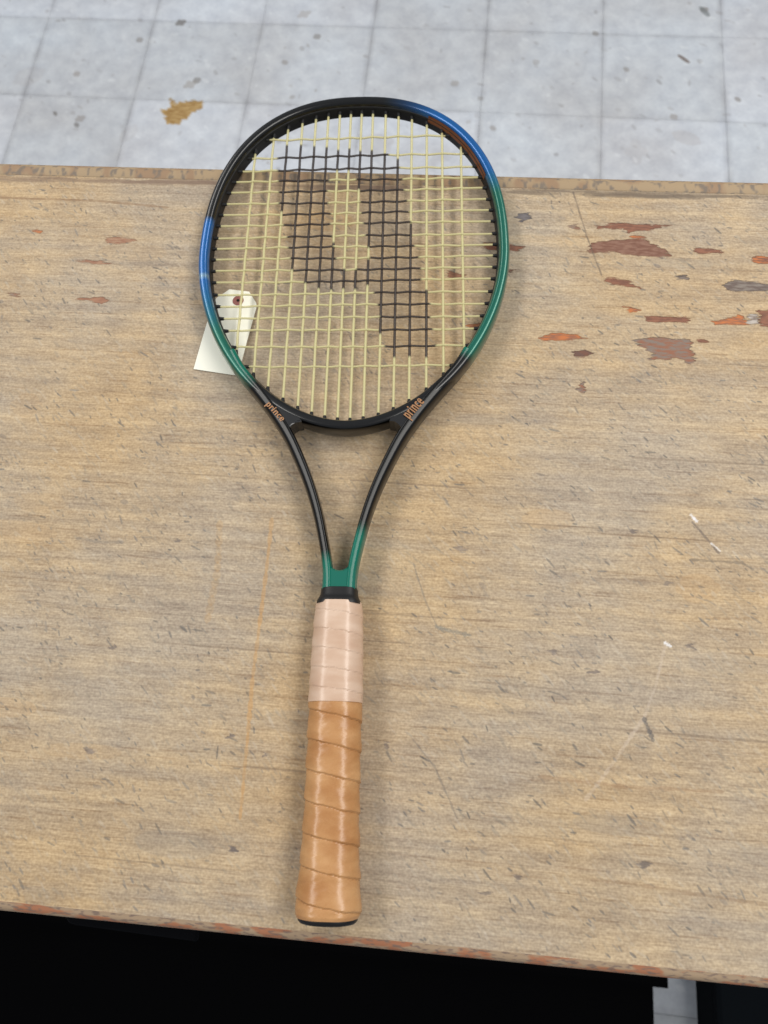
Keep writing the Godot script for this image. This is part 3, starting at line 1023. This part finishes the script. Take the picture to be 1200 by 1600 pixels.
# ------------------------------------------------------------------ the price tag
func build_tag() -> void:
	var t := thing("price_tag", "cream paper hang tag with clipped corners and a red-brown eyelet, under the strings", "tag", Vector3(-0.1925, TABLE_TOP + 0.0002, -0.2895))
	t.rotation.y = deg_to_rad(-6.4)
	var w := 0.0195
	var l := 0.0810
	# a sheet that bows a little between its ends, clipped at the top corners, with a hole
	var pts := PackedVector2Array([Vector2(-w, 0), Vector2(w, 0), Vector2(w, l - 0.012), Vector2(w - 0.0105, l), Vector2(-w + 0.0105, l), Vector2(-w, l - 0.012)])
	var st := SurfaceTool.new()
	st.begin(Mesh.PRIMITIVE_TRIANGLES)
	st.set_smooth_group(1)
	var rows := 24
	var colsn := 8
	var hole := Vector2(0.0018, l - 0.0105)
	var width_at := func(v: float) -> float: return w if v < l - 0.012 else lerpf(w, w - 0.0105, (v - l + 0.012) / 0.012)
	var height := func(p: Vector2) -> float: return 0.0009 + 0.0011 * sin(PI * p.y / l) + 0.0006 * (p.x / w) * (p.y / l)
	var vs := []
	for i in rows + 1:
		vs.append(l * i / rows)
	for face in 2:
		for i in rows:
			for j in colsn:
				var q := []
				for o: Vector2i in [Vector2i(0, 0), Vector2i(1, 0), Vector2i(1, 1), Vector2i(0, 1)]:
					var v: float = vs[i + o.y]
					var x: float = lerpf(-1, 1, float(j + o.x) / colsn) * width_at.call(v)
					q.append(Vector3(x, height.call(Vector2(x, v)) - (0.0004 if face == 1 else 0.0), -v))
				for k: int in ([0, 2, 1, 0, 3, 2] if face == 0 else [0, 1, 2, 0, 2, 3]):
					st.add_vertex(q[k])
	st.generate_normals()
	put("card", st.commit(), mat(srgb(0.97, 0.965, 0.91), 0.75), t)
	var hy: float = height.call(hole)
	var washer := CylinderMesh.new()
	washer.top_radius = 0.0047
	washer.bottom_radius = 0.0050
	washer.height = 0.0006
	washer.radial_segments = 28
	put("eyelet_patch", washer, mat(srgb(0.60, 0.38, 0.36), 0.7), t).position = Vector3(hole.x, hy + 0.0002, -hole.y)
	var disc := CylinderMesh.new()
	disc.top_radius = 0.0014
	disc.bottom_radius = 0.0014
	disc.height = 0.0002
	disc.radial_segments = 20
	put("eyelet_hole", disc, mat(srgb(0.10, 0.07, 0.06), 0.9), t).position = Vector3(hole.x, hy + 0.00045, -hole.y)

# ------------------------------------------------------------------ dark things under the near edge
func build_under() -> void:
	var black := mat(srgb(0.03, 0.03, 0.035), 0.9)
	black.metallic_specular = 0.12
	var navy := mat(srgb(0.07, 0.085, 0.10), 0.9)
	navy.metallic_specular = 0.15
	var left := thing("storage_case", "large flat black case lying on the floor at the table's near edge", "case", Vector3(-0.35, 0, 0))
	put("body", slab(box_outline(-0.75, 0.760, 0.16, 0.72), 0.0, 0.096, 0.006), black, left)
	put("lid", slab(box_outline(-0.76, 0.778, 0.15, 0.342), 0.098, 0.12, 0.006), black, left)
	var right := thing("storage_crate", "flat dark blue-black case right of the pale floor gap below the table edge", "case", Vector3(0.60, 0, 0))
	put("body", slab(box_outline(-0.091, 0.42, 0.16, 0.72), 0.0, 0.09, 0.006), navy, right)
	put("lid", slab(box_outline(-0.094, 0.425, 0.155, 0.725), 0.092, 0.12, 0.006), navy, right)
	var lip_mat := mat(srgb(0.03, 0.034, 0.048), 0.7)
	lip_mat.metallic_specular = 0.15
	var lip := thing("tray_lip", "dark blue-grey plastic lip jutting out under the table's near left edge", "tray", Vector3(-0.207, 0.945, 0))
	var ol := PackedVector2Array([Vector2(-0.050, -0.10), Vector2(-0.050, -0.1375), Vector2(-0.047, -0.1405), Vector2(-0.042, -0.1415), Vector2(0.050, -0.1442), Vector2(0.050, -0.10)])
	put("rim", slab(ol, -0.004, 0.004, 0.0012), lip_mat, lip)
	put("tray", slab(box_outline(-0.047, 0.047, -0.05, 0.1375), -0.022, -0.0042, 0.002), black, lip)

func area(called: String, at: Vector3, size: Vector2, energy: float, color: Color) -> void:
	var l := AreaLight3D.new()
	l.name = called
	l.area_size = size
	l.light_energy = energy
	l.light_color = color
	l.shadow_enabled = true
	l.position = at
	l.rotation.x = -PI / 2
	add_child(l)

func _ready() -> void:
	rng.seed = 20240611
	# camera
	var cam := Camera3D.new()
	cam.name = "camera"
	cam.position = Vector3(0, CAM_HEIGHT, 0)
	cam.rotation = Vector3(deg_to_rad(-71.7909), deg_to_rad(13.3316), deg_to_rad(-9.3489))
	cam.fov = 69.41
	cam.near = 0.05
	cam.far = 60.0
	var lens := CameraAttributesPhysical.new()
	lens.frustum_focal_length = 17.325
	lens.exposure_aperture = 5.6
	lens.frustum_focus_distance = 0.57
	cam.attributes = lens
	add_child(cam)
	cam.fov = 69.41
	cam.current = true
	# the room's own light: pale surroundings and two rows of ceiling tubes
	var env := Environment.new()
	env.background_mode = Environment.BG_COLOR
	env.background_color = Color(0.565, 0.58, 0.605)
	env.background_energy_multiplier = 1.0
	env.tonemap_mode = Environment.TONE_MAPPER_LINEAR
	env.tonemap_exposure = 1.0
	env.sdfgi_enabled = true
	env.ssao_enabled = true
	env.ssil_enabled = true
	var we := WorldEnvironment.new()
	we.name = "world_environment"
	we.environment = env
	add_child(we)
	area("ceiling_tubes_left", Vector3(-1.55, 2.95, -1.0), Vector2(0.70, 3.4), 4.9, Color(1.0, 0.985, 0.96))
	area("ceiling_tubes_right", Vector3(1.20, 2.95, -1.0), Vector2(0.90, 3.4), 5.9, Color(1.0, 0.985, 0.96))
	# setting, then objects
	build_floor()
	build_table()
	build_under()
	build_racket()
	build_tag()
